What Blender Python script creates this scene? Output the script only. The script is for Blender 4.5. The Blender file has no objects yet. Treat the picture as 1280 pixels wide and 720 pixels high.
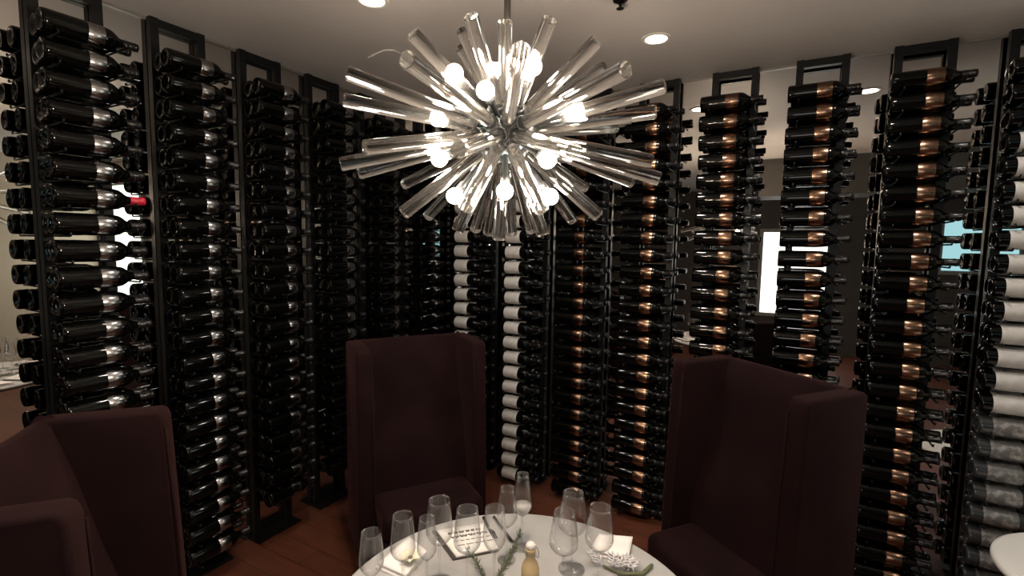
import bpy, bmesh, math, random
from mathutils import Vector, Matrix
random.seed(7)
PI = math.pi
scene = bpy.context.scene
col = scene.collection

# ------------------------------------------------------------------ materials
def mat(name, base=(0.8, 0.8, 0.8), rough=0.5, metal=0.0, spec=0.5, **kw):
    m = bpy.data.materials.new(name); m.use_nodes = True
    b = m.node_tree.nodes['Principled BSDF']
    b.inputs['Base Color'].default_value = (*base, 1)
    b.inputs['Roughness'].default_value = rough
    b.inputs['Metallic'].default_value = metal
    b.inputs['Specular IOR Level'].default_value = spec
    for k, v in kw.items():
        b.inputs[k.replace('_', ' ')].default_value = v
    return m

def noise_mix(m, c1, c2, scale=8.0, detail=4.0, lo=0.35, hi=0.65, bump=0.0, bscale=None, stretch=None, rough=None):
    """procedural colour variation and fine bump on a principled material"""
    nt = m.node_tree; b = nt.nodes['Principled BSDF']
    tc = nt.nodes.new('ShaderNodeTexCoord'); src = tc.outputs['Object']
    if stretch:
        mp = nt.nodes.new('ShaderNodeMapping'); mp.inputs['Scale'].default_value = stretch
        nt.links.new(src, mp.inputs['Vector']); src = mp.outputs['Vector']
    n = nt.nodes.new('ShaderNodeTexNoise'); n.inputs['Scale'].default_value = scale; n.inputs['Detail'].default_value = detail
    nt.links.new(src, n.inputs['Vector'])
    r = nt.nodes.new('ShaderNodeValToRGB')
    r.color_ramp.elements[0].position = lo; r.color_ramp.elements[0].color = (*c1, 1)
    r.color_ramp.elements[1].position = hi; r.color_ramp.elements[1].color = (*c2, 1)
    nt.links.new(n.outputs['Fac'], r.inputs['Fac']); nt.links.new(r.outputs['Color'], b.inputs['Base Color'])
    if bump:
        n2 = nt.nodes.new('ShaderNodeTexNoise'); n2.inputs['Scale'].default_value = bscale or scale * 10
        nt.links.new(src, n2.inputs['Vector'])
        bp = nt.nodes.new('ShaderNodeBump'); bp.inputs['Strength'].default_value = bump; bp.inputs['Distance'].default_value = 0.002
        nt.links.new(n2.outputs['Fac'], bp.inputs['Height']); nt.links.new(bp.outputs['Normal'], b.inputs['Normal'])
    return m

def emit(name, color, strength):
    m = bpy.data.materials.new(name); m.use_nodes = True
    nt = m.node_tree; nt.nodes.clear()
    e = nt.nodes.new('ShaderNodeEmission'); o = nt.nodes.new('ShaderNodeOutputMaterial')
    e.inputs['Color'].default_value = (*color, 1); e.inputs['Strength'].default_value = strength
    nt.links.new(e.outputs[0], o.inputs[0]); return m

def glass(name, color=(1, 1, 1), rough=0.0, ior=1.45):
    m = bpy.data.materials.new(name); m.use_nodes = True
    nt = m.node_tree; nt.nodes.clear()
    g = nt.nodes.new('ShaderNodeBsdfGlass'); o = nt.nodes.new('ShaderNodeOutputMaterial')
    g.inputs['Color'].default_value = (*color, 1); g.inputs['Roughness'].default_value = rough; g.inputs['IOR'].default_value = ior
    nt.links.new(g.outputs[0], o.inputs[0]); return m

def thin_glass(name, tint=(0.992, 0.992, 0.992), gain=1.0):
    """clear thin stemware: see-through with a fresnel sheen"""
    m = bpy.data.materials.new(name); m.use_nodes = True
    nt = m.node_tree; nt.nodes.clear()
    t = nt.nodes.new('ShaderNodeBsdfTransparent'); t.inputs['Color'].default_value = (*tint, 1)
    g = nt.nodes.new('ShaderNodeBsdfGlossy'); g.inputs['Roughness'].default_value = 0.03
    lw = nt.nodes.new('ShaderNodeLayerWeight'); lw.inputs['Blend'].default_value = 0.18
    mu = nt.nodes.new('ShaderNodeMath'); mu.operation = 'MULTIPLY'; mu.inputs[1].default_value = gain
    mx = nt.nodes.new('ShaderNodeMixShader'); o = nt.nodes.new('ShaderNodeOutputMaterial')
    nt.links.new(lw.outputs['Facing'], mu.inputs[0]); nt.links.new(mu.outputs[0], mx.inputs[0])
    nt.links.new(t.outputs[0], mx.inputs[1]); nt.links.new(g.outputs[0], mx.inputs[2]); nt.links.new(mx.outputs[0], o.inputs[0])
    return m

M = {}
M['ceiling'] = noise_mix(mat('ceiling paint', rough=0.55), (0.65, 0.635, 0.63), (0.68, 0.66, 0.65), 1.3, bump=0.05, bscale=90)
M['mirror'] = mat('smoked mirror', (0.64, 0.625, 0.60), 0.012, 1.0)
M['darkwall'] = noise_mix(mat('dark wall paint', rough=0.6), (0.035, 0.030, 0.027), (0.045, 0.039, 0.035), 2)
M['palewall'] = noise_mix(mat('pale wall paint', rough=0.6), (0.46, 0.39, 0.30), (0.52, 0.44, 0.34), 2)
M['trim'] = mat('ceiling channel', (0.32, 0.30, 0.27), 0.35, 0.6)
M['steel'] = noise_mix(mat('blackened rack steel', rough=0.42, metal=0.2, spec=0.3), (0.006, 0.0065, 0.007), (0.010, 0.011, 0.012), 20, bump=0.05)
M['bottle'] = mat('dark bottle glass', (0.0015, 0.0017, 0.0016), 0.06, 0, 0.26)
M['bottle_pale'] = mat('smoky bottle glass', (0.030, 0.032, 0.034), 0.08, 0, 0.6)
M['capsule'] = mat('black capsule foil', (0.010, 0.010, 0.011), 0.30, 0.2)
M['capsule_red'] = mat('red capsule foil', (0.55, 0.02, 0.05), 0.3)
M['copper'] = noise_mix(mat('coppery band', rough=0.24, metal=1.0), (0.20, 0.120, 0.080), (0.31, 0.19, 0.125), 60)
M['silver'] = noise_mix(mat('silvery band', rough=0.21, metal=1.0), (0.26, 0.26, 0.265), (0.38, 0.38, 0.385), 60)
M['paper'] = noise_mix(mat('white label paper', rough=0.7), (0.46, 0.455, 0.445), (0.54, 0.535, 0.52), 30)
M['frost'] = noise_mix(mat('speckled grey label', rough=0.45), (0.10, 0.10, 0.10), (0.36, 0.35, 0.34), 34, lo=0.5, hi=0.72)
M['velvet'] = noise_mix(mat('burgundy brown velvet', rough=0.9, spec=0.08), (0.0090, 0.0036, 0.0040), (0.0145, 0.0058, 0.0062), 5, bump=0.25, bscale=240)
_v = M['velvet'].node_tree.nodes['Principled BSDF']
_v.inputs['Sheen Weight'].default_value = 0.14; _v.inputs['Sheen Roughness'].default_value = 0.4; _v.inputs['Sheen Tint'].default_value = (0.50, 0.22, 0.20, 1)
M['leg'] = mat('dark stained leg', (0.02, 0.012, 0.008), 0.35)
M['tabletop'] = noise_mix(mat('white tabletop', rough=0.4), (0.36, 0.355, 0.35), (0.43, 0.425, 0.42), 6, detail=8, lo=0.3, hi=0.6)
M['tablefoot'] = mat('dark pedestal metal', (0.03, 0.03, 0.03), 0.4, 0.8)
M['white'] = mat('white lacquer', (0.86, 0.84, 0.81), 0.35)
M['crystal'] = glass('clear crystal rod', (0.98, 0.98, 0.97), 0.0, 1.47)
def soften(m):
    nt = m.node_tree; g = [n for n in nt.nodes if n.type == 'BSDF_GLASS'][0]; o = [n for n in nt.nodes if n.type == 'OUTPUT_MATERIAL'][0]
    t = nt.nodes.new('ShaderNodeBsdfTransparent'); t.inputs[0].default_value = (0.98, 0.98, 0.97, 1)
    d = nt.nodes.new('ShaderNodeBsdfTranslucent'); d.inputs[0].default_value = (0.9, 0.9, 0.88, 1)
    a = nt.nodes.new('ShaderNodeMixShader'); a.inputs[0].default_value = 0.18
    b = nt.nodes.new('ShaderNodeMixShader'); b.inputs[0].default_value = 0.004
    nt.links.new(g.outputs[0], a.inputs[1]); nt.links.new(t.outputs[0], a.inputs[2])
    nt.links.new(a.outputs[0], b.inputs[1]); nt.links.new(d.outputs[0], b.inputs[2]); nt.links.new(b.outputs[0], o.inputs[0])
soften(M['crystal'])
M['hub'] = mat('blued chandelier metal', (0.10, 0.145, 0.165), 0.45, 0.6)
M['socket'] = mat('dark chandelier socket', (0.022, 0.025, 0.028), 0.4, 0.6)
M['bulb'] = emit('warm bulb glow', (1.0, 0.80, 0.61), 660)
M['stem'] = mat('dark hanging rod', (0.02, 0.018, 0.016), 0.4, 0.8)
M['wire'] = mat('pale wire', (0.7, 0.68, 0.62), 0.3)
M['lamp'] = emit('downlight glow', (1.0, 0.90, 0.76), 14)
M['lamp_ring'] = mat('downlight ring', (0.75, 0.72, 0.68), 0.4)
M['stemware'] = thin_glass('stemware glass', gain=0.9)
M['liquid'] = mat('pale pour', (0.62, 0.60, 0.58), 0.15)
M['card'] = mat('menu card paper', (0.82, 0.80, 0.77), 0.7)
M['ink'] = mat('black ink', (0.03, 0.03, 0.03), 0.6)
M['folder'] = mat('dark menu backing', (0.05, 0.045, 0.04), 0.5)
M['linen'] = noise_mix(mat('white linen', rough=0.9), (0.78, 0.75, 0.73), (0.85, 0.82, 0.80), 14, bump=0.3, bscale=200)
M['cutlery'] = mat('steel cutlery', (0.30, 0.29, 0.28), 0.22, 1.0)
M['rosemary'] = noise_mix(mat('rosemary needles', rough=0.6), (0.07, 0.085, 0.05), (0.15, 0.17, 0.10), 60)
M['twig'] = mat('rosemary twig', (0.11, 0.085, 0.05), 0.7)
M['silverleaf'] = mat('silvery leaf', (0.58, 0.56, 0.58), 0.75)
M['greenstem'] = mat('olive stem', (0.13, 0.14, 0.07), 0.6)
M['petal'] = mat('cream petal', (0.84, 0.80, 0.62), 0.6)
M['flowereye'] = mat('dark flower centre', (0.10, 0.08, 0.02), 0.6)
M['amber'] = mat('pale amber bottle', (0.50, 0.37, 0.19), 0.12)
M['porcelain'] = mat('white stopper', (0.80, 0.72, 0.70), 0.3)
M['bail'] = mat('wire bail', (0.32, 0.30, 0.26), 0.3, 1.0)
M['daylight'] = emit('daylit pane', (1.0, 0.98, 0.94), 3.6)
M['daylight_soft'] = emit('frosted daylit pane', (0.95, 1.0, 0.90), 3.2)
M['cyan'] = emit('cool daylit pane', (0.46, 0.84, 0.92), 1.0)
M['windowframe'] = mat('grey window frame', (0.20, 0.20, 0.19), 0.5)

def wood(name, c1, c2, rough, axis='Y'):
    m = mat(name, c1, rough); nt = m.node_tree; b = nt.nodes['Principled BSDF']
    tc = nt.nodes.new('ShaderNodeTexCoord'); mp = nt.nodes.new('ShaderNodeMapping')
    mp.inputs['Rotation'].default_value = (0, 0, 0 if axis == 'Y' else PI / 2)
    nt.links.new(tc.outputs['Object'], mp.inputs['Vector'])
    br = nt.nodes.new('ShaderNodeTexBrick')
    br.inputs['Scale'].default_value = 1.0; br.inputs['Brick Width'].default_value = 1.4; br.inputs['Row Height'].default_value = 0.13
    br.inputs['Mortar Size'].default_value = 0.002
    br.inputs['Color1'].default_value = (*c1, 1); br.inputs['Color2'].default_value = (*c2, 1); br.inputs['Mortar'].default_value = (0.012, 0.006, 0.004, 1)
    nt.links.new(mp.outputs['Vector'], br.inputs['Vector'])
    n = nt.nodes.new('ShaderNodeTexNoise'); n.inputs['Scale'].default_value = 4; n.inputs['Detail'].default_value = 6
    mp2 = nt.nodes.new('ShaderNodeMapping'); mp2.inputs['Scale'].default_value = (1.0, 9.0, 1.0)
    nt.links.new(mp.outputs['Vector'], mp2.inputs['Vector']); nt.links.new(mp2.outputs['Vector'], n.inputs['Vector'])
    mx = nt.nodes.new('ShaderNodeMixRGB'); mx.blend_type = 'MULTIPLY'; mx.inputs['Fac'].default_value = 0.6
    nt.links.new(br.outputs['Color'], mx.inputs['Color1']); nt.links.new(n.outputs['Fac'], mx.inputs['Color2'])
    nt.links.new(mx.outputs['Color'], b.inputs['Base Color']); return m
M['floor'] = wood('reddish wood floor', (0.19, 0.062, 0.034), (0.14, 0.044, 0.025), 0.38)

# ------------------------------------------------------------------ mesh helpers
class MB:
    def __init__(self): self.v = []; self.f = []; self.mi = []; self.sm = []
    def add(self, verts, faces, mi=0, smooth=True, T=None):
        o = len(self.v)
        for p in verts:
            p = Vector(p); self.v.append(T @ p if T else p)
        for f in faces:
            self.f.append([i + o for i in f]); self.mi.append(mi); self.sm.append(smooth)
        return self
    def lathe(self, prof, seg=24, axis='Z', mi=0, T=None, cap0=False, cap1=False):
        vs = []; fs = []
        for (r, h) in prof:
            for k in range(seg):
                a = 2 * PI * k / seg; c, s = r * math.cos(a), r * math.sin(a)
                vs.append((c, s, h) if axis == 'Z' else (h, c, s))
        n = len(prof)
        for i in range(n - 1):
            for k in range(seg):
                k2 = (k + 1) % seg
                fs.append((i * seg + k, i * seg + k2, (i + 1) * seg + k2, (i + 1) * seg + k))
        if cap0: fs.append(tuple(reversed(range(seg))))
        if cap1: fs.append(tuple((n - 1) * seg + k for k in range(seg)))
        return self.add(vs, fs, mi, True, T)
    def box(self, c, s, mi=0, T=None):
        x, y, z = c; a, b, d = s[0] / 2, s[1] / 2, s[2] / 2
        vs = [(x + i * a, y + j * b, z + k * d) for i in (-1, 1) for j in (-1, 1) for k in (-1, 1)]
        return self.add(vs, [(0, 1, 3, 2), (4, 6, 7, 5), (0, 4, 5, 1), (2, 3, 7, 6), (0, 2, 6, 4), (1, 5, 7, 3)], mi, False, T)
    def tube(self, pts, r, seg=10, mi=0, caps=True, T=None):
        pts = [Vector(p) for p in pts]; rr = r if isinstance(r, (list, tuple)) else [r] * len(pts)
        vs = []; fs = []; up = None
        for i, p in enumerate(pts):
            d = (pts[min(i + 1, len(pts) - 1)] - pts[max(i - 1, 0)]).normalized()
            if up is None: up = d.orthogonal().normalized()
            up = (up - d * up.dot(d)).normalized(); w = d.cross(up)
            for k in range(seg):
                a = 2 * PI * k / seg; vs.append(p + (up * math.cos(a) + w * math.sin(a)) * rr[i])
        for i in range(len(pts) - 1):
            for k in range(seg):
                k2 = (k + 1) % seg
                fs.append((i * seg + k, i * seg + k2, (i + 1) * seg + k2, (i + 1) * seg + k))
        if caps:
            fs.append(tuple(reversed(range(seg)))); fs.append(tuple((len(pts) - 1) * seg + k for k in range(seg)))
        return self.add(vs, fs, mi, True, T)
    def prism(self, poly, z0, z1, mi=0, T=None):
        n = len(poly); vs = [(p[0], p[1], z0) for p in poly] + [(p[0], p[1], z1) for p in poly]
        fs = [tuple(reversed(range(n))), tuple(range(n, 2 * n))] + [(i, (i + 1) % n, (i + 1) % n + n, i + n) for i in range(n)]
        return self.add(vs, fs, mi, False, T)
    def mesh(self, name, mats):
        me = bpy.data.meshes.new(name)
        me.from_pydata([tuple(v) for v in self.v], [], self.f)
        for m in (mats if isinstance(mats, (list, tuple)) else [mats]): me.materials.append(m)
        me.polygons.foreach_set('material_index', self.mi); me.polygons.foreach_set('use_smooth', self.sm)
        me.update(); return me
    def build(self, name, mats, parent=None, bevel=0, loc=None, seg=3, autosmooth=None):
        o = bpy.data.objects.new(name, self.mesh(name, mats)); col.objects.link(o)
        if parent: o.parent = parent
        if loc is not None: o.location = loc
        if bevel:
            b = o.modifiers.new('bevel', 'BEVEL'); b.width = bevel; b.segments = seg; b.limit_method = 'ANGLE'; b.angle_limit = 0.6
            b.harden_normals = False
            for p in o.data.polygons: p.use_smooth = True
        return o

def linked(name, me, parent=None, loc=None, rot=None):
    o = bpy.data.objects.new(name, me); col.objects.link(o)
    if parent: o.parent = parent
    if loc is not None: o.location = loc
    if rot is not None: o.rotation_euler = rot
    return o

def tag(o, label, cat, group=None):
    o['label'] = label; o['category'] = cat
    if group: o['group'] = group
    return o
def thing(name, label, cat, loc=(0, 0, 0), rz=0, group=None):
    o = bpy.data.objects.new(name, None); col.objects.link(o); o.location = loc; o.rotation_euler = (0, 0, rz)
    o.empty_display_size = 0.1
    return tag(o, label, cat, group)
def struct(o): o['kind'] = 'structure'; return o
ORD = ['topmost', 'second', 'third', 'fourth', 'fifth', 'sixth', 'seventh', 'eighth', 'ninth', 'tenth', 'eleventh', 'twelfth', 'thirteenth', 'fourteenth',
       'fifteenth', 'sixteenth', 'seventeenth', 'eighteenth', 'nineteenth', 'twentieth', 'twenty-first', 'twenty-second', 'twenty-third', 'twenty-fourth']

# ------------------------------------------------------------------ camera (eye 1.65 m above the floor)
EYE = 1.65
Fw = Vector((-0.48403302, 0.87066632, -0.08747683)); Rt = Vector((0.87326699, 0.48700512, 0.01519141)); Up = Vector((-0.05582832, 0.06903749, 0.99605071))
cam = bpy.data.cameras.new('camera'); cam.sensor_width = 36; cam.lens = 612.25 / 1280 * 36; cam.clip_start = 0.05
co = bpy.data.objects.new('camera', cam); col.objects.link(co); scene.camera = co
mw = Matrix((Rt, Up, -Fw)).transposed().to_4x4(); mw.translation = (0, 0, EYE); co.matrix_world = mw
def px(p):
    d = Vector(p) - Vector((0, 0, EYE)); w = d.dot(Fw)
    if w < 0.05: return None
    return 640 + 612.25 * d.dot(Rt) / w, 360 - 612.25 * d.dot(Up) / w, w

# ------------------------------------------------------------------ the room
CH = 2.626                                   # ceiling height
XL, XR, YB, YF = -2.520, 2.9, -3.0, 3.080    # mirrored left wall, right wall, back wall, mirrored far wall
def slab(name, c, s, m): return struct(MB().box(c, s).build(name, M[m]))
slab('floor', ((XL + XR) / 2, (YB + YF) / 2, -0.05), (XR - XL + 0.4, YF - YB + 0.4, 0.1), 'floor')
slab('ceiling', ((XL + XR) / 2, (YB + YF) / 2, CH + 0.05), (XR - XL + 0.4, YF - YB + 0.4, 0.1), 'ceiling')
slab('wall_left', (XL - 0.05, (YB + YF) / 2, CH / 2), (0.1, YF - YB + 0.2, CH), 'mirror')
slab('wall_far', ((XL + 1.55) / 2, YF + 0.05, CH / 2), (1.55 - XL, 0.1, CH), 'mirror')
slab('wall_far_side', ((1.55 + XR) / 2, YF + 0.05, CH / 2), (XR - 1.55, 0.1, CH), 'palewall')
slab('wall_right', (XR + 0.05, (YB + YF) / 2, CH / 2), (0.1, YF - YB, CH), 'palewall')
slab('wall_back', ((XL + XR) / 2, YB - 0.05, CH / 2), (XR - XL + 0.2, 0.1, CH), 'darkwall')
slab('trim_1', (XL + 0.004, (YB + YF) / 2, CH - 0.006), (0.008, YF - YB, 0.012), 'trim')
slab('trim_2', ((XL + XR) / 2, YF - 0.004, CH - 0.006), (XR - XL - 0.02, 0.008, 0.012), 'trim')
# dark bulkhead over the way in, behind the camera; the far mirror shows it
slab('beam', (1.3, -0.2, CH - 0.2), (3.2, 0.5, 0.4), 'darkwall')
def window(name, x0, x1, z0, z1, m, YB=YB, inward=1):
    fr = MB()
    t = 0.06
    fr.box(((x0 + x1) / 2, YB + 0.03, z0 - t / 2), (x1 - x0 + 2 * t, 0.06, t)); fr.box(((x0 + x1) / 2, YB + 0.03, z1 + t / 2), (x1 - x0 + 2 * t, 0.06, t))
    fr.box((x0 - t / 2, YB + 0.03, (z0 + z1) / 2), (t, 0.06, z1 - z0)); fr.box((x1 + t / 2, YB + 0.03, (z0 + z1) / 2), (t, 0.06, z1 - z0))
    w = struct(fr.build(name, M['windowframe']))
    MB().box(((x0 + x1) / 2, YB + 0.03, (z0 + z1) / 2), (x1 - x0, 0.02, z1 - z0)).build('pane', M[m], w)
window('window_1', -0.33, 0.62, 0.60, 1.92, 'daylight')
window('window_3', 1.80, 2.80, 0.75, 2.32, 'daylight_soft', YF - 0.06)
window('window_2', 1.95, 2.75, 1.38, 2.10, 'cyan')

# ------------------------------------------------------------------ racks
LY0, LP, RX0, RP = 0.8851, 0.404, 0.5206, 0.4086
PW = 0.034; HALF = 0.2331 / 2 - PW / 2       # post width, half spacing of the post centres
ROW_Z0, ROW_S = EYE + 0.765, 0.1016
NRO = 24
RB = 0.0410
ORDR = ['topmost']
rack_names = {('R', -1): 'rack at right edge', ('R', 0): 'second rack from right edge', ('R', 1): 'third rack from right edge', ('R', 2): 'fourth rack from right edge',
              ('R', 3): 'fifth rack from right edge', ('R', 4): 'sixth rack from right edge', ('R', 5): 'seventh rack from right edge', ('R', 6): 'eighth rack from right edge',
              ('L', 0): 'rack at left edge', ('L', 1): 'second rack from left edge', ('L', 2): 'third rack from left edge', ('L', 3): 'fourth rack from left edge',
              ('L', 4): 'fifth rack from left edge', ('L', 5): 'sixth rack from left edge'}
nrows = {k: 24 for k in rack_names}
for k in range(6): nrows[('L', k)] = 23 if k < 2 else 22
rack_label = {('R', -1): 'black steel floor-to-ceiling wine rack cut off by the right edge, white labels in it',
              ('R', 0): 'black steel wine rack full of bottles, second from right edge',
              ('R', 1): 'black steel wine rack of dark bottles, third from right edge, above right-hand chair',
              ('R', 2): 'black steel wine rack of dark bottles, fourth from right edge',
              ('R', 3): 'black steel wine rack of dark bottles, fifth from right edge',
              ('R', 4): 'black steel wine rack of dark bottles, sixth from right edge, beside white labels',
              ('R', 5): 'black steel wine rack holding the right-hand column of white-labelled bottles',
              ('R', 6): 'black steel wine rack holding the left-hand column of white-labelled bottles',
              ('L', 0): 'black steel wine rack nearest the left edge, with a red-capped bottle',
              ('L', 1): 'black steel wine rack, second from the left edge',
              ('L', 2): 'black steel wine rack, third from the left edge',
              ('L', 3): 'black steel wine rack, fourth from left edge, beside middle chair',
              ('L', 4): 'black steel wine rack, fifth from left edge, behind middle chair',
              ('L', 5): 'black steel wine rack tucked into the corner behind the middle chair'}

def frame_of(key):
    """rack frame: local +X along the bottles (base to neck), local +Y out into the room"""
    side, k = key
    if side == 'R': return Vector((RX0 - RP * k, 3.0188, 0)), Matrix.Rotation(0, 4, 'Z'), -1
    return Vector((-2.482, LY0 + LP * k, 0)), Matrix.Rotation(PI / 2, 4, 'Z'), -1
# in both frames the room lies towards local -Y
PD = 0.034
post_me = MB().box((0, PD / 2, CH / 2), (PW, PD, CH - 0.002)).mesh('post', M['steel'])
bar_me = MB().box((0, PD / 2, CH - 0.022), (2 * HALF - PW, PD, 0.036)).mesh('top_bar', M['steel'])
foot_me = MB().box((0, PD / 2 - 0.03, 0.005), (2 * HALF + PW + 0.03, PD + 0.06, 0.01)).mesh('foot_plate', M['steel'])
def peg_mesh(): 
    m = MB(); m.tube([(0, 0.002, 0), (0, -0.196, 0), (0, -0.202, 0.003), (0, -0.203, 0.012)], 0.0038, 8); return m.mesh('peg', M['steel'])
peg_me = peg_mesh()
OUT = {'R': (0.1580, 0.0745), 'L': (0.1556, 0.0712)}          # outer and inner bottle axis, out from the frame
BASE = {'R': -0.1465, 'L': -0.1371}
for key in rack_names:
    o, rot, _ = frame_of(key)
    rk = thing('wine_rack', rack_label[key], 'wine rack', o, PI / 2 if key[0] == 'L' else 0, 'floor-to-ceiling wine racks along the mirrored walls')
    for s in (-1, 1): linked('post', post_me, rk, (s * HALF, 0, 0))
    linked('top_bar', bar_me, rk); linked('foot_plate', foot_me, rk)
    for r in range(nrows[key]):
        z = ROW_Z0 - r * ROW_S
        linked('peg', peg_me, rk, (-HALF, 0, z - RB - 0.0048))
        linked('peg', peg_me, rk, (HALF + 0.013, 0, z - 0.0184 - 0.0048))

# ------------------------------------------------------------------ bottles
BP = [(0.0, 0.008), (0.020, 0.006), (0.032, 0.0), (0.0383, 0.0012), (0.0405, 0.006), (0.0410, 0.014), (0.0410, 0.184), (0.0402, 0.195), (0.0372, 0.207), (0.0312, 0.217),
      (0.0235, 0.226), (0.0180, 0.234), (0.0158, 0.244), (0.0152, 0.262), (0.0150, 0.2845)]
NECK = [(0.0156, 0.244), (0.0162, 0.248), (0.0157, 0.284), (0.0170, 0.285), (0.0170, 0.2925), (0.0160, 0.294), (0.0158, 0.299), (0.0125, 0.300), (0.0, 0.300)]
def band_prof(a, b): return [(0.0411, a), (0.0415, a + 0.001), (0.0415, b - 0.001), (0.0411, b)]
body_me = {k: MB().lathe(BP, 28, 'X').mesh('wine_bottle', M[k]) for k in ('bottle', 'bottle_pale')}
cap_me = {k: MB().lathe(NECK, 18, 'X').mesh('capsule', M[k]) for k in ('capsule', 'capsule_red')}
lab_me = {'copper': MB().lathe(band_prof(0.124, 0.186), 28, 'X').mesh('label', M['copper']),
          'silver': MB().lathe(band_prof(0.128, 0.180), 28, 'X').mesh('label', M['silver']),
          'paper': MB().lathe(band_prof(0.040, 0.148), 28, 'X').mesh('label', M['paper']),
          'frost': MB().lathe(band_prof(0.045, 0.160), 28, 'X').mesh('label', M['frost'])}
STUFFMATS = [M['bottle'], M['bottle_pale'], M['capsule'], M['copper'], M['silver'], M['paper'], M['frost']]
SM = {'bottle': 0, 'bottle_pale': 1, 'capsule': 2, 'capsule_red': 2, 'copper': 3, 'silver': 4, 'paper': 5, 'frost': 6}

# what stands in front of the racks, seen from the camera: chairs and the table, as outlines in the picture
HIDE = [[(0, 530), (60, 515), (210, 500), (224, 720), (0, 720)], [(437, 425), (455, 420), (570, 412), (608, 428), (608, 640), (450, 700)],
        [(842, 447), (912, 445), (1085, 487), (1062, 720), (828, 720)], [(436, 720), (544, 655), (643, 642), (764, 664), (848, 720)]]
def inside(p, poly):
    x, y = p; c = False; n = len(poly)
    for i in range(n):
        x1, y1 = poly[i]; x2, y2 = poly[(i + 1) % n]
        if (y1 > y) != (y2 > y) and x < (x2 - x1) * (y - y1) / (y2 - y1) + x1: c = not c
    return c
def kind_of(key, r):
    side, k = key
    if side == 'L': return 'bottle', ('capsule_red' if (k == 0 and r == 6) else 'capsule'), 'silver'
    if k in (5, 6): return 'bottle', 'capsule', 'paper'
    if k == -1: return ('bottle', 'capsule', 'copper') if r < 3 else (('bottle', 'capsule', 'paper') if r < 15 else ('bottle_pale', 'capsule', 'frost'))
    return 'bottle', 'capsule', 'copper'
cand = []
for key in rack_names:
    o, rot, _ = frame_of(key)
    for r in range(nrows[key]):
        for lay in (0, 1):
            ax = BASE[key[0]] + random.uniform(-0.003, 0.003) + (0.012 if lay and key != ('L', 5) else 0)
            loc = o + (rot @ Vector((ax, -OUT[key[0]][lay], 0))); loc.z = ROW_Z0 - r * ROW_S
            dirv = rot @ Vector((1, 0, 0))
            seen = 0
            for t in (0.01, 0.06, 0.12, 0.18, 0.24, 0.30):
                q = px(loc + dirv * t)
                if q and 0 < q[0] < 1280 and 0 < q[1] < 720 and not any(inside(q[:2], P) for P in HIDE): seen += 1
            a, b = px(loc), px(loc + dirv * 0.30)
            size = abs(a[0] - b[0]) * 0.075 * 612 / a[2] * seen / 6 if a and b else 0
            cand.append((size * (0.12 if lay else 1), key, r, lay, loc))
cand.sort(key=lambda c: -c[0])
stuff = MB()
desc = {'copper': 'black wine bottle with coppery band', 'silver': 'black wine bottle with silvery band', 'paper': 'dark wine bottle with white label', 'frost': 'smoky wine bottle with speckled label'}
for i, (size, key, r, lay, loc) in enumerate(cand):
    bk, ck, lk = kind_of(key, r)
    rz = PI / 2 if key[0] == 'L' else 0
    spin = random.uniform(-0.25, 0.25)
    if i < 300 and size > 0:
        b = linked('wine_bottle', body_me[bk], None, loc, (spin, 0, rz)); b.rotation_mode = 'XYZ'
        where = ('%s from top' % ORD[r]) if r else 'topmost'
        d = desc[lk] if not lay else 'inner black wine bottle behind outer one'
        if ck == 'capsule_red': d = 'black wine bottle with red cap' if not lay else 'inner black wine bottle with red cap'
        tag(b, '%s, %s, %s' % (d, where, rack_names[key]), 'wine bottle', 'wine bottles lying in the racks')
        linked('capsule', cap_me[ck], b)
        linked('label', lab_me[lk], b)
    else:
        T = Matrix.Translation(loc) @ Matrix.Rotation(rz, 4, 'Z')
        stuff.lathe(BP, 14, 'X', SM[bk], T); stuff.lathe(NECK, 10, 'X', SM[ck], T)
        prof = {'copper': (0.124, 0.186), 'silver': (0.128, 0.180), 'paper': (0.040, 0.148), 'frost': (0.045, 0.160)}[lk]
        stuff.lathe(band_prof(*prof), 14, 'X', SM[lk], T)
so = stuff.build('wine_bottles', STUFFMATS); so['kind'] = 'stuff'
tag(so, 'remaining dark wine bottles lying deeper in the black racks', 'wine bottles')

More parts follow.
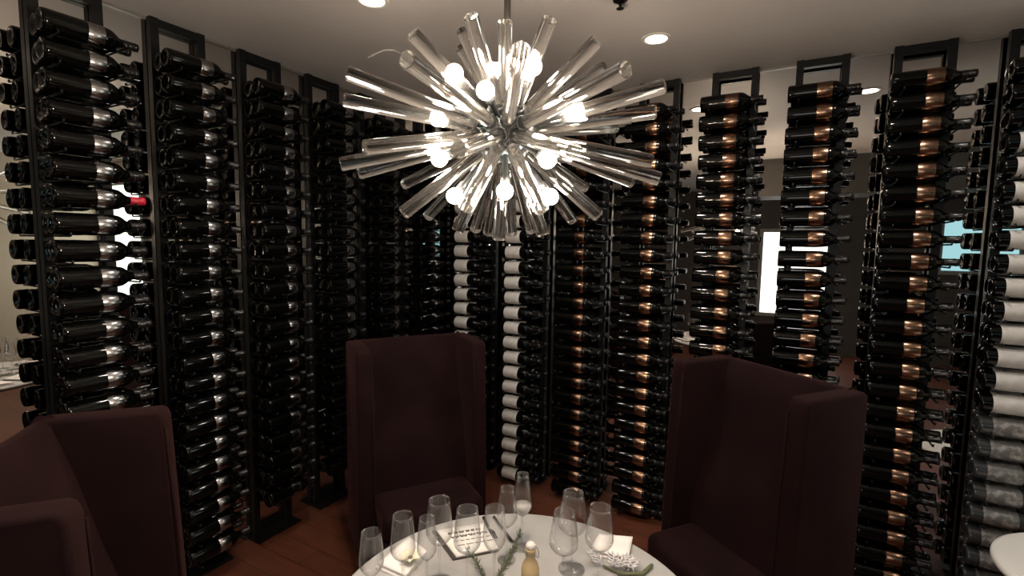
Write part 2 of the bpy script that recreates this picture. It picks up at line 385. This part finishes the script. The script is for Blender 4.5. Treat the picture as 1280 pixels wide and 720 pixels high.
# ------------------------------------------------------------------ chairs
def make_chair(label, loc, rz):
    t = thing('wing_chair', label, 'chair', loc, rz, 'high-backed velvet chairs round the table')
    H = 1.146; W = 0.329; th = 0.075
    # backrest: leans back between the wings, profile in (y, z) swept over x
    prof = [(-0.045, 0.14), (-0.05, H - 0.012), (-0.040, H), (-0.012, H), (0.0, H - 0.014), (0.045, 0.98), (0.10, 0.76), (0.155, 0.58), (0.19, 0.44), (0.19, 0.14)]
    n = len(prof); NX = 8; vs = []; fs = []
    for i in range(NX + 1):
        x = -W + th * 0.6 + (2 * W - th * 1.2) * i / NX
        bul = 0.012 * (1 - (2 * i / NX - 1) ** 2)
        for (y, z) in prof: vs.append((x, y + (bul if y > 0.02 else 0), z))
    for i in range(NX):
        for j in range(n):
            j2 = (j + 1) % n
            fs.append((i * n + j, i * n + j2, (i + 1) * n + j2, (i + 1) * n + j))
    fs.append(tuple(range(n))); fs.append(tuple(reversed([NX * n + j for j in range(n)])))
    MB().add(vs, fs).build('backrest', M['velvet'], t, 0.008)
    for s in (-1, 1):
        pr = [(-0.05, 0.13), (0.295, 0.13), (0.290, 0.5), (0.278, 0.8), (0.265, H - 0.03), (0.258, H - 0.006), (0.245, H), (-0.035, H), (-0.05, H - 0.02)]
        m = MB(); x0, x1 = s * W, s * (W - th); k = len(pr)
        vs = [(x0, y, z) for y, z in pr] + [(x1, y, z) for y, z in pr]
        fs = [tuple(range(k)), tuple(reversed(range(k, 2 * k)))] + [(i, i + k, (i + 1) % k + k, (i + 1) % k) for i in range(k)]
        if s < 0: fs = [tuple(reversed(f)) for f in fs]
        bm = bmesh.new(); me0 = m.add(vs, fs).mesh('wing', M['velvet']); bm.from_mesh(me0); bmesh.ops.recalc_face_normals(bm, faces=bm.faces); bm.to_mesh(me0); bm.free()
        w = linked('wing', me0, t)
        b = w.modifiers.new('bevel', 'BEVEL'); b.width = 0.016; b.segments = 4; b.limit_method = 'ANGLE'; b.angle_limit = 0.6
        for p in me0.polygons: p.use_smooth = True
        # welt along the inner front edge of the wing
        MB().tube([(s * (W - th + 0.004), y + 0.001, z) for y, z in ((0.298, 0.15), (0.292, 0.5), (0.280, 0.8), (0.265, H - 0.05))], 0.004, 8).build('piping', M['velvet'], w)
    MB().box((0, 0.305, 0.205), (2 * (W - th) + 0.0, 0.27, 0.15)).build('seat_base', M['velvet'], t, 0.015)
    MB().box((0, 0.310, 0.345), (2 * (W - th) - 0.01, 0.28, 0.13)).build('seat_cushion', M['velvet'], t, 0.04, seg=5)
    for sx in (-1, 1):
        for y in (-0.015, 0.25):
            MB().lathe([(0.0, 0.0), (0.014, 0.0), (0.016, 0.01), (0.023, 0.135), (0.0, 0.135)], 14).build('leg', M['leg'], t, loc=(sx * 0.285, y, 0))
    return t
make_chair('burgundy velvet wing chair facing the camera beyond the table, in the middle', (-1.746, 2.019, 0), -2.157)
make_chair('burgundy velvet wing chair turned to the table, in front of the right-hand racks', (-0.001, 2.281, 0), 2.4795)
make_chair('dark velvet wing chair cut off by the left edge and bottom of the photo', (-1.553, 0.367, 0), -0.7027)

# ------------------------------------------------------------------ dining table
TC = Vector((-0.5164, 0.9791, 0)); TZ = 0.75; TR = 0.4755
tb = thing('dining_table', 'round white table laid with glasses, below the chandelier', 'table', TC)
MB().lathe([(0.0, 0.724), (TR - 0.02, 0.724), (TR - 0.004, 0.728), (TR, 0.736), (TR, 0.742), (TR - 0.003, 0.748), (TR - 0.008, 0.750), (0.0, 0.750)], 96).build('tabletop', M['tabletop'], tb)
MB().lathe([(0.0, 0.03), (0.05, 0.03), (0.045, 0.06), (0.038, 0.12), (0.036, 0.64), (0.05, 0.69), (0.12, 0.715), (0.16, 0.7235), (0.0, 0.7235)], 32).build('column', M['tablefoot'], tb)
MB().lathe([(0.0, 0.0), (0.27, 0.0), (0.275, 0.006), (0.27, 0.014), (0.10, 0.024), (0.05, 0.032), (0.0, 0.032)], 48).build('base', M['tablefoot'], tb)

# round white side table by the right-hand racks
st = thing('side_table', 'round white low table at bottom right corner by the racks', 'side table', (1.125, 2.415, 0))
MB().lathe([(0.0, 0.470), (0.35, 0.470), (0.368, 0.476), (0.375, 0.487), (0.372, 0.496), (0.362, 0.5), (0.0, 0.5)], 72).build('tabletop', M['white'], st)
MB().lathe([(0.0, 0.02), (0.03, 0.02), (0.028, 0.06), (0.028, 0.43), (0.06, 0.46), (0.10, 0.4695), (0.0, 0.4695)], 28).build('column', M['white'], st)
MB().lathe([(0.0, 0.0), (0.2, 0.0), (0.203, 0.008), (0.19, 0.016), (0.03, 0.022), (0.0, 0.022)], 40).build('base', M['white'], st)

# ------------------------------------------------------------------ stemware
def wine_glass(label, xy, h, rmax, rrim, zmax=0.35, stem=0.42, pour=False):
    """h overall height; stem = share of the height below the bowl"""
    t = thing('wine_glass', label, 'wine glass', (xy[0], xy[1], TZ), 0, 'stemware set on the round table')
    hs = h * stem; hb = h - hs; w = 0.0011
    outer = []
    N = 14
    for i in range(N + 1):
        u = i / N
        if u < zmax: r = rmax * math.sin(PI / 2 * u / zmax) ** 0.75 if u > 0 else 0.0038
        else:
            v = (u - zmax) / (1 - zmax); r = rmax + (rrim - rmax) * (v ** 1.1)
        outer.append((max(r, 0.0038), hs + hb * u))
    inner = [(max(r - w, 0.0), z + (0.002 if k == 0 else 0)) for k, (r, z) in enumerate(outer)]; inner[0] = (0.0, hs + 0.004)
    MB().lathe(outer + list(reversed(inner)), 32).build('bowl', M['stemware'], t)
    MB().lathe([(0.0034, 0.004), (0.0034, hs * 0.5), (0.0037, hs - 0.0005)], 14, cap1=True, cap0=True).build('stem', M['stemware'], t)
    MB().lathe([(0.0, 0.0), (rmax * 0.87, 0.0), (rmax * 0.9, 0.001), (rmax * 0.87, 0.002), (0.012, 0.0035), (0.0036, 0.006)], 32).build('foot', M['stemware'], t)
    if pour:
        pr = [(0.0, hs + 0.005)] + [(r - w - 0.0004, z) for r, z in outer[1:5]]
        pr.append((0.0, pr[-1][1])); MB().lathe(pr, 28).build('pour', M['liquid'], t)
    return t
G = [('tall tulip glass with a pale pour at the table far edge', (-0.640, 1.235), 0.228, 0.030, 0.019, 0.34, 0.42, True),
     ('stemmed glass just left of the tulip glass with pour', (-0.650, 1.161), 0.215, 0.030, 0.021, 0.34, 0.45, False),
     ('largest wine glass, back one of the right-hand glasses', (-0.474, 1.219), 0.222, 0.042, 0.029, 0.30, 0.44, False),
     ('wine glass in front of the largest one on the right', (-0.462, 1.130), 0.215, 0.039, 0.027, 0.30, 0.44, False),
     ('rightmost wine glass, beside the white napkin', (-0.387, 1.189), 0.220, 0.038, 0.028, 0.30, 0.44, False),
     ('wine glass beside the cream flower, second from left', (-0.803, 0.898), 0.220, 0.032, 0.025, 0.30, 0.44, False),
     ('small wine glass left of the wide one by the menu card', (-0.752, 0.930), 0.212, 0.026, 0.019, 0.32, 0.46, False),
     ('wide wine glass left of the menu card', (-0.762, 0.994), 0.226, 0.036, 0.029, 0.30, 0.44, False),
     ('wine glass standing in front of the menu card', (-0.680, 1.005), 0.220, 0.036, 0.028, 0.30, 0.44, False),
     ('wine glass at the table left edge, left of all the others', (-0.835, 0.822), 0.205, 0.030, 0.024, 0.36, 0.44, False),
     ('low wine glass between the menu card and the tulip glass', (-0.622, 1.045), 0.220, 0.031, 0.025, 0.36, 0.44, False)]
for lab, xy, h, a, b, zm, stm, pour in G: wine_glass(lab, xy, h, a, b, zm, stm, pour)

# ------------------------------------------------------------------ things laid on the table
def quad_slab(P, th, z, bend=0.0, nx=6, ny=6):
    """thin sheet over four corner points, slightly rippled, with a real thickness"""
    m = MB(); top = []
    for j in range(ny + 1):
        for i in range(nx + 1):
            u, v = i / nx, j / ny
            x = (P[0][0] * (1 - u) + P[1][0] * u) * (1 - v) + (P[3][0] * (1 - u) + P[2][0] * u) * v
            y = (P[0][1] * (1 - u) + P[1][1] * u) * (1 - v) + (P[3][1] * (1 - u) + P[2][1] * u) * v
            top.append((x, y, z + th + bend * (0.5 + 0.5 * math.sin(5 * u + 3 * v)) * math.sin(PI * u) * math.sin(PI * v)))
    bot = [(x, y, z) for x, y, _ in top]; n = len(top); W = nx + 1
    fs = []
    for j in range(ny):
        for i in range(nx):
            a = j * W + i; fs.append((a, a + 1, a + W + 1, a + W)); fs.append((n + a, n + a + W, n + a + W + 1, n + a + 1))
    rim = [i for i in range(W)] + [j * W + nx for j in range(1, ny + 1)] + [ny * W + i for i in range(nx - 1, -1, -1)] + [j * W for j in range(ny - 1, 0, -1)]
    for a, b in zip(rim, rim[1:] + rim[:1]): fs.append((a, n + a, n + b, b))
    m.add(top + bot, fs); return m
MC = [(-0.905, 1.165), (-0.775, 1.090), (-0.690, 1.185), (-0.800, 1.275)]       # menu card corners
mc = thing('menu_card', 'white menu card with black script on a dark backing', 'menu', (-0.795, 1.18, TZ))
off = Vector((-0.795, 1.18, 0))
loc2 = [(x - off.x, y - off.y) for x, y in MC]
back = [(x * 1.06 - 0.006, y * 1.06 - 0.004) for x, y in loc2]
quad_slab(back, 0.006, 0.0).build('backing', M['folder'], mc)
quad_slab(loc2, 0.003, 0.0062).build('sheet', M['card'], mc)
u_ = Vector((loc2[1][0] - loc2[0][0], loc2[1][1] - loc2[0][1], 0)); v_ = Vector((loc2[3][0] - loc2[0][0], loc2[3][1] - loc2[0][1], 0))
ink = MB(); rr = random.Random(4)
o_ = Vector((loc2[0][0], loc2[0][1], 0.0100))
for ln in range(4):
    f = 0.78 - ln * 0.15
    x = 0.16
    while x < 0.84:
        wl = rr.uniform(0.06, 0.16)
        pts = [o_ + v_ * min(x + wl * k / 7, 0.88) + u_ * (1 - f - (0.035 * math.sin(k * 2.1 + ln) if ln < 2 else 0.014 * math.sin(k * 2.6))) for k in range(8)]
        ink.tube(pts, 0.0022 if ln < 2 else 0.0012, 5); x += wl + 0.035
ink.build('script', M['ink'], mc)

def cutlery(name, label, p, q, kind):
    p = Vector((*p, 0)); q = Vector((*q, 0)); L = (q - p).length
    t = thing(name, label, name, (p.x, p.y, TZ), math.atan2((q - p).y, (q - p).x), 'cutlery beside the menu card')
    hp = [(0, 0.004), (0.004, 0.0055), (L * 0.5, 0.0042), (L * 0.58, 0.003)]
    MB().tube([(x, 0, 0.0045) for x, r in hp], [r for x, r in hp], 12).build('handle', M['cutlery'], t)
    if kind == 'knife':
        MB().prism([(L * 0.57, -0.003), (L * 0.66, -0.009), (L * 0.92, -0.008), (L, 0.003), (L * 0.57, 0.004)], 0.0035, 0.0050).build('blade', M['cutlery'], t)
    else:
        MB().prism([(L * 0.57, -0.003), (L * 0.70, -0.011), (L * 0.76, -0.012), (L * 0.76, 0.012), (L * 0.70, 0.011), (L * 0.57, 0.003)], 0.0035, 0.0055).build('neck', M['cutlery'], t)
        for k in range(4):
            y = -0.0099 + k * 0.0066
            MB().box(((L * 0.76 + L) / 2 - 0.001, y, 0.0045), (L * 0.25, 0.0032, 0.002)).build('tine', M['cutlery'], t)
cutlery('fork', 'steel fork lying right of the menu card, nearer to it', (-0.822, 1.308), (-0.730, 1.225), 'fork')
cutlery('knife', 'steel knife lying right of the fork, towards the tulip glass', (-0.795, 1.328), (-0.665, 1.235), 'knife')

def sprig(label, P, name='rosemary_sprig', seed=1, n=90, L=0.017):
    P = [Vector(p) for p in P]; rg = random.Random(seed)
    t = thing(name, label, 'herb sprig', P[0], 0, 'rosemary sprigs on the table')
    pts = []
    for i in range(25):
        u = i / 24 * (len(P) - 1); k = min(int(u), len(P) - 2); pts.append(P[k].lerp(P[k + 1], u - k) - P[0])
    MB().tube(pts, [0.0024 - 0.0014 * i / 24 for i in range(25)], 7).build('twig', M['twig'], t)
    nd = MB()
    for i in range(n):
        c = pts[int(rg.random() * 24)]; j = min(int(rg.random() * 24), 23); c = pts[j].lerp(pts[j + 1], rg.random()); d = (pts[j + 1] - pts[j]).normalized()
        sd = Vector((rg.uniform(-1, 1), rg.uniform(-1, 1), rg.uniform(-0.2, 1))); sd = (sd - d * sd.dot(d)).normalized()
        tip = c + (d * 0.75 + sd * 0.75).normalized() * L * rg.uniform(0.7, 1.2)
        if tip.z < -P[0].z + TZ + 0.001: tip.z = -P[0].z + TZ + 0.002
        nd.tube([c, c.lerp(tip, 0.5), tip], [0.0010, 0.0013, 0.0004], 4)
    nd.build('needles', M['rosemary'], t)
sprig('long rosemary sprig lying across the table below the tulip glass', [(-0.627, 1.060, TZ + 0.006), (-0.640, 1.15, TZ + 0.007), (-0.675, 1.290, TZ + 0.006)], seed=2, n=130)
sprig('short rosemary sprig left of the longer one, in front of the menu card', [(-0.650, 1.045, TZ + 0.006), (-0.700, 1.090, TZ + 0.012), (-0.755, 1.115, TZ + 0.024)], seed=3, n=60)

# swing-top bottle
sb = thing('swing_top_bottle', 'small amber swing-top bottle with white stopper on the table', 'bottle', (-0.536, 1.085, TZ))
MB().lathe([(0.0, 0.0), (0.020, 0.0), (0.023, 0.003), (0.0235, 0.06), (0.020, 0.074), (0.0135, 0.086), (0.0118, 0.094), (0.0118, 0.108), (0.0135, 0.110), (0.0135, 0.116), (0.0, 0.116)], 28).build('body', M['amber'], sb)
MB().lathe([(0.0, 0.1165), (0.0085, 0.1165), (0.0125, 0.119), (0.0130, 0.125), (0.009, 0.131), (0.0, 0.133)], 22).build('stopper', M['porcelain'], sb)
MB().tube([(0.0145 * math.cos(a), 0.0145 * math.sin(a), 0.100) for a in [k * PI / 10 for k in range(21)]], 0.001, 6).build('collar_wire', M['bail'], sb)
for s in (-1, 1):
    MB().tube([(s * 0.0145, 0, 0.100), (s * 0.021, 0.002, 0.095), (s * 0.0225, 0.004, 0.108), (s * 0.018, 0.002, 0.122), (s * 0.012, 0, 0.127)], 0.001, 6).build('bail', M['bail'], sb)

# napkins
def napkin(label, C, seed):
    cx = sum(c[0] for c in C) / 4; cy = sum(c[1] for c in C) / 4
    t = thing('napkin', label, 'napkin', (cx, cy, TZ), 0, 'folded white napkins')
    L = [(x - cx, y - cy) for x, y in C]
    quad_slab(L, 0.006, 0.0, 0.004, 8, 8).build('lower_fold', M['linen'], t)
    L2 = [(x * 0.96 + 0.003, y * 0.96 + 0.002) for x, y in L]
    quad_slab(L2, 0.005, 0.0108, 0.007, 8, 8).build('upper_fold', M['linen'], t)
napkin('folded white napkin beside the rightmost wine glass', [(-0.455, 1.300), (-0.345, 1.325), (-0.362, 1.435), (-0.460, 1.395)], 1)
napkin('folded white napkin at left of the table, under the cream flower', [(-0.945, 0.945), (-0.840, 0.945), (-0.860, 1.060), (-0.955, 1.090)], 2)

# cream flower on the left napkin
fl = thing('flower', 'cream flower lying on the left napkin', 'flower', (-0.868, 1.000, TZ + 0.0185))
for k in range(7):
    a = 2 * PI * k / 7
    m = MB(); vs = []; fs = []
    for i in range(6):
        u = i / 5; w = 0.010 * math.sin(PI * (0.12 + 0.82 * u)); rdist = 0.005 + 0.026 * u; h = 0.004 + 0.010 * math.sin(u * 2.2)
        for s in (-1, -0.4, 0.4, 1): vs.append((rdist, s * w, h + 0.003 * abs(s)))
    for i in range(5):
        for s in range(3):
            b = i * 4 + s; fs.append((b, b + 1, b + 5, b + 4))
    T = Matrix.Rotation(a, 4, 'Z'); pe = m.add(vs, fs, T=T).build('petal', M['petal'], fl)
    so_ = pe.modifiers.new('thickness', 'SOLIDIFY'); so_.thickness = 0.0012
MB().lathe([(0.0, 0.0), (0.007, 0.0), (0.008, 0.006), (0.005, 0.011), (0.0, 0.0125)], 16).build('centre', M['flowereye'], fl)

# silvery-leaved sprig with an olive stem at the right edge of the table
ds = thing('dusty_miller_sprig', 'silvery lobed leaves with an olive stem at the table right edge', 'leafy sprig', (-0.325, 1.215, TZ))
MB().tube([(-0.075, 0.055, 0.006), (-0.02, 0.045, 0.007), (0.03, 0.075, 0.007), (0.045, 0.125, 0.008)], [0.003, 0.004, 0.006, 0.005], 8).build('stem', M['greenstem'], ds)
rg = random.Random(9)
for k in range(6):
    base = Vector((-0.075 + 0.017 * k, 0.05 + 0.003 * k, 0.010 + 0.003 * (k % 2))); ang = 0.5 + 0.42 * (k - 1) if k % 2 else 2.6 - 0.3 * k
    m = MB(); L = 0.055
    for j in range(7):
        s = -1 if j % 2 else 1; u = 0.25 + 0.11 * j
        m.tube([(L * u * 0.8, 0, 0.003 * j * 0.4), (L * u, s * 0.012, 0.004), (L * (u + 0.12), s * 0.019 * (1.2 - u * 0.6), 0.007)], [0.002, 0.0036, 0.0018], 6)
    m.tube([(0, 0, 0), (L * 0.5, 0, 0.004), (L, 0, 0.006)], [0.0015, 0.003, 0.002], 6)
    lf = m.build('leaf', M['silverleaf'], ds, loc=base); lf.rotation_euler = (0, -0.12, ang)

# ------------------------------------------------------------------ chandelier
HUB = Vector((-0.568, 0.981, EYE + 0.2523))
RODS = [(-0.195,-0.281,0.075),(-0.254,-0.237,0.043),(-0.150,-0.282,-0.070),(-0.255,-0.247,-0.090),(-0.284,-0.169,-0.096),(-0.357,0.066,-0.091),(-0.140,-0.185,-0.190),
 (-0.283,0.074,-0.179),(-0.094,-0.054,-0.223),(-0.080,-0.223,0.149),(0.042,-0.380,0.030),(-0.138,0.024,0.256),(0.043,-0.207,0.162),(0.072,-0.132,0.176),(0.209,-0.320,0.035),
 (0.168,-0.134,0.160),(0.225,-0.039,0.146),(0.145,0.231,0.194),(0.331,-0.193,0.028),(0.348,0.010,0.057),(0.310,0.101,0.034),(0.146,0.343,0.069),(0.265,-0.239,-0.103),
 (0.308,0.097,-0.069),(0.329,0.082,-0.110),(0.244,0.181,-0.101),(0.055,0.362,-0.086),(0.213,0.038,-0.188),(0.052,0.283,-0.183),(0.094,0.012,-0.229),(-0.009,0.157,-0.217),
 (-0.063,0.148,-0.224),(0.016,-0.050,-0.241),(-0.080,0.061,-0.227),(-0.148,0.103,-0.215),(0.191,-0.205,-0.188),(0.080,-0.270,-0.187),(0.112,-0.338,-0.104),(-0.175,0.073,0.239),(0.010,0.280,0.189)]
BULBS = [(-0.052,-0.125,0.101),(0.037,-0.145,0.048),(-0.037,0.005,0.143),(0.087,-0.038,0.119),(-0.139,-0.069,0.031),(0.162,0.017,0.031),(-0.096,-0.118,-0.069),(0.144,-0.082,-0.082),
 (0.036,-0.062,-0.138),(-0.094,-0.065,-0.144),(0.102,0.027,-0.144)]
ch = thing('chandelier', 'starburst chandelier of clear glass rods and glowing bulbs over the table', 'chandelier', HUB)
HR = 0.063
MB().lathe([(HR * math.sin(PI * i / 20) if 0 < i < 20 else 0.0, -HR * math.cos(PI * i / 20)) for i in range(21)], 40).build('hub', M['hub'], ch)
MB().tube([(0, 0, HR * 0.9), (0, 0, CH - HUB.z - 0.03)], 0.0075, 14).build('hanging_rod', M['stem'], ch)
MB().lathe([(0.0, CH - HUB.z - 0.032), (0.055, CH - HUB.z - 0.030), (0.062, CH - HUB.z - 0.012), (0.062, CH - HUB.z - 0.001), (0.0, CH - HUB.z - 0.001)], 32).build('canopy', M['stem'], ch)
RRAD = 0.0145
for p in RODS:
    d = Vector(p); L = d.length; q = d.to_track_quat('Z', 'Y')
    b = RRAD
    rod = MB().lathe([(0.0, HR + 0.006), (b - 0.001, HR + 0.006), (b, HR + 0.008), (b, L - 0.0018), (b - 0.0018, L), (0.0, L)], 24).build('glass_rod', M['crystal'], ch)
    for f in rod.data.polygons: f.use_smooth = True
    em = rod.modifiers.new('edges', 'EDGE_SPLIT'); em.split_angle = 0.7
    rod.rotation_mode = 'QUATERNION'; rod.rotation_quaternion = q
    MB().lathe([(0.0, HR - 0.006), (b + 0.0025, HR - 0.006), (b + 0.0035, HR + 0.004), (b + 0.0035, HR + 0.013), (b + 0.0012, HR + 0.013), (b + 0.0012, HR + 0.0055), (0.0, HR + 0.0055)], 24).build('socket', M['socket'], rod)
for p in BULBS:
    d = Vector(p); L = d.length; q = d.to_track_quat('Z', 'Y'); r = 0.0175
    st_ = MB().lathe([(0.0, HR * 0.9), (0.006, HR * 0.9), (0.006, L - r - 0.022), (0.010, L - r - 0.018), (0.010, L - r + 0.002), (0.0, L - r + 0.002)], 16).build('bulb_holder', M['socket'], ch)
    st_.rotation_mode = 'QUATERNION'; st_.rotation_quaternion = q
    MB().lathe([(r * math.sin(PI * i / 10) if 0 < i < 10 else 0.0, L - r * math.cos(PI * i / 10)) for i in range(11)], 16).build('bulb', M['bulb'], st_)
tipw = Vector(RODS[10])
MB().tube([tipw + Vector(v) for v in ((-0.012, 0, 0.010), (-0.03, 0.005, 0.020), (-0.055, 0.012, 0.027), (-0.085, 0.02, 0.029), (-0.105, 0.025, 0.028))], 0.0011, 6).build('loose_wire', M['wire'], ch)

# ------------------------------------------------------------------ ceiling fittings and lights
LAMP_W = 21
def downlight(x, y, label, vis=True):
    t = thing('ceiling_light', label, 'ceiling light', (x, y, CH), 0, 'recessed ceiling lights')
    MB().lathe([(0.050, -0.001), (0.050, -0.004), (0.066, -0.005), (0.069, -0.003), (0.069, -0.0005)], 36).build('trim_ring', M['lamp_ring'], t)
    MB().lathe([(0.0, -0.003), (0.049, -0.003), (0.049, -0.001), (0.0, -0.001)], 32).build('diffuser', M['lamp'], t)
    l = bpy.data.lights.new('downlight', 'SPOT'); l.energy = LAMP_W; l.color = (1.0, 0.92, 0.83); l.spot_size = 2.35; l.spot_blend = 0.6; l.shadow_soft_size = 0.05
    lo = bpy.data.objects.new('downlight', l); col.objects.link(lo); lo.location = (x, y, CH - 0.02)
downlight(-1.515, 1.526, 'round recessed ceiling light at the top edge, left of the chandelier')
downlight(-0.588, 2.415, 'round recessed ceiling light right of the chandelier')
downlight(0.39, 2.395, 'round recessed ceiling light near the right-hand racks, seen in the mirrored wall')
downlight(1.55, 1.60, 'added unseen ceiling light over the right part of the room')  # out-of-view lamp, added to light the right side of the room
downlight(-1.50, 0.35, 'added unseen ceiling light over the chair at left')  # invented fill lamp above the left chair, out of frame
downlight(0.9, -0.9, 'added unseen ceiling light behind the camera, right')  # helper lamp put behind the camera for the general lighting
downlight(-0.9, -1.2, 'added unseen ceiling light behind the camera, left')  # second lamp behind the camera, also added only to light the room
sp = thing('fire_sprinkler', 'small dark ceiling sprinkler at the top edge of the photo', 'sprinkler', (-0.627, 1.975, CH))
MB().lathe([(0.0, -0.001), (0.030, -0.001), (0.028, -0.008), (0.012, -0.012), (0.0, -0.012)], 24).build('escutcheon', M['stem'], sp)
MB().lathe([(0.0, -0.012), (0.007, -0.012), (0.006, -0.028), (0.004, -0.034), (0.015, -0.036), (0.015, -0.038), (0.0, -0.039)], 18).build('nozzle', M['stem'], sp)

# ------------------------------------------------------------------ world, view
w = bpy.data.worlds.new('world'); scene.world = w; w.use_nodes = True
w.node_tree.nodes['Background'].inputs[0].default_value = (0.02, 0.02, 0.022, 1)
vs_ = scene.view_settings
scene.display_settings.display_device = 'sRGB'
vs_.view_transform = 'Standard'; vs_.look = 'None'; vs_.gamma = 1.0; vs_.use_curve_mapping = False; vs_.exposure = 0.35
cy = scene.cycles
cy.max_bounces = 14; cy.transmission_bounces = 12; cy.glossy_bounces = 6; cy.diffuse_bounces = 3; cy.transparent_max_bounces = 16
cy.caustics_reflective = False; cy.caustics_refractive = False
cy.sample_clamp_indirect = 4.0
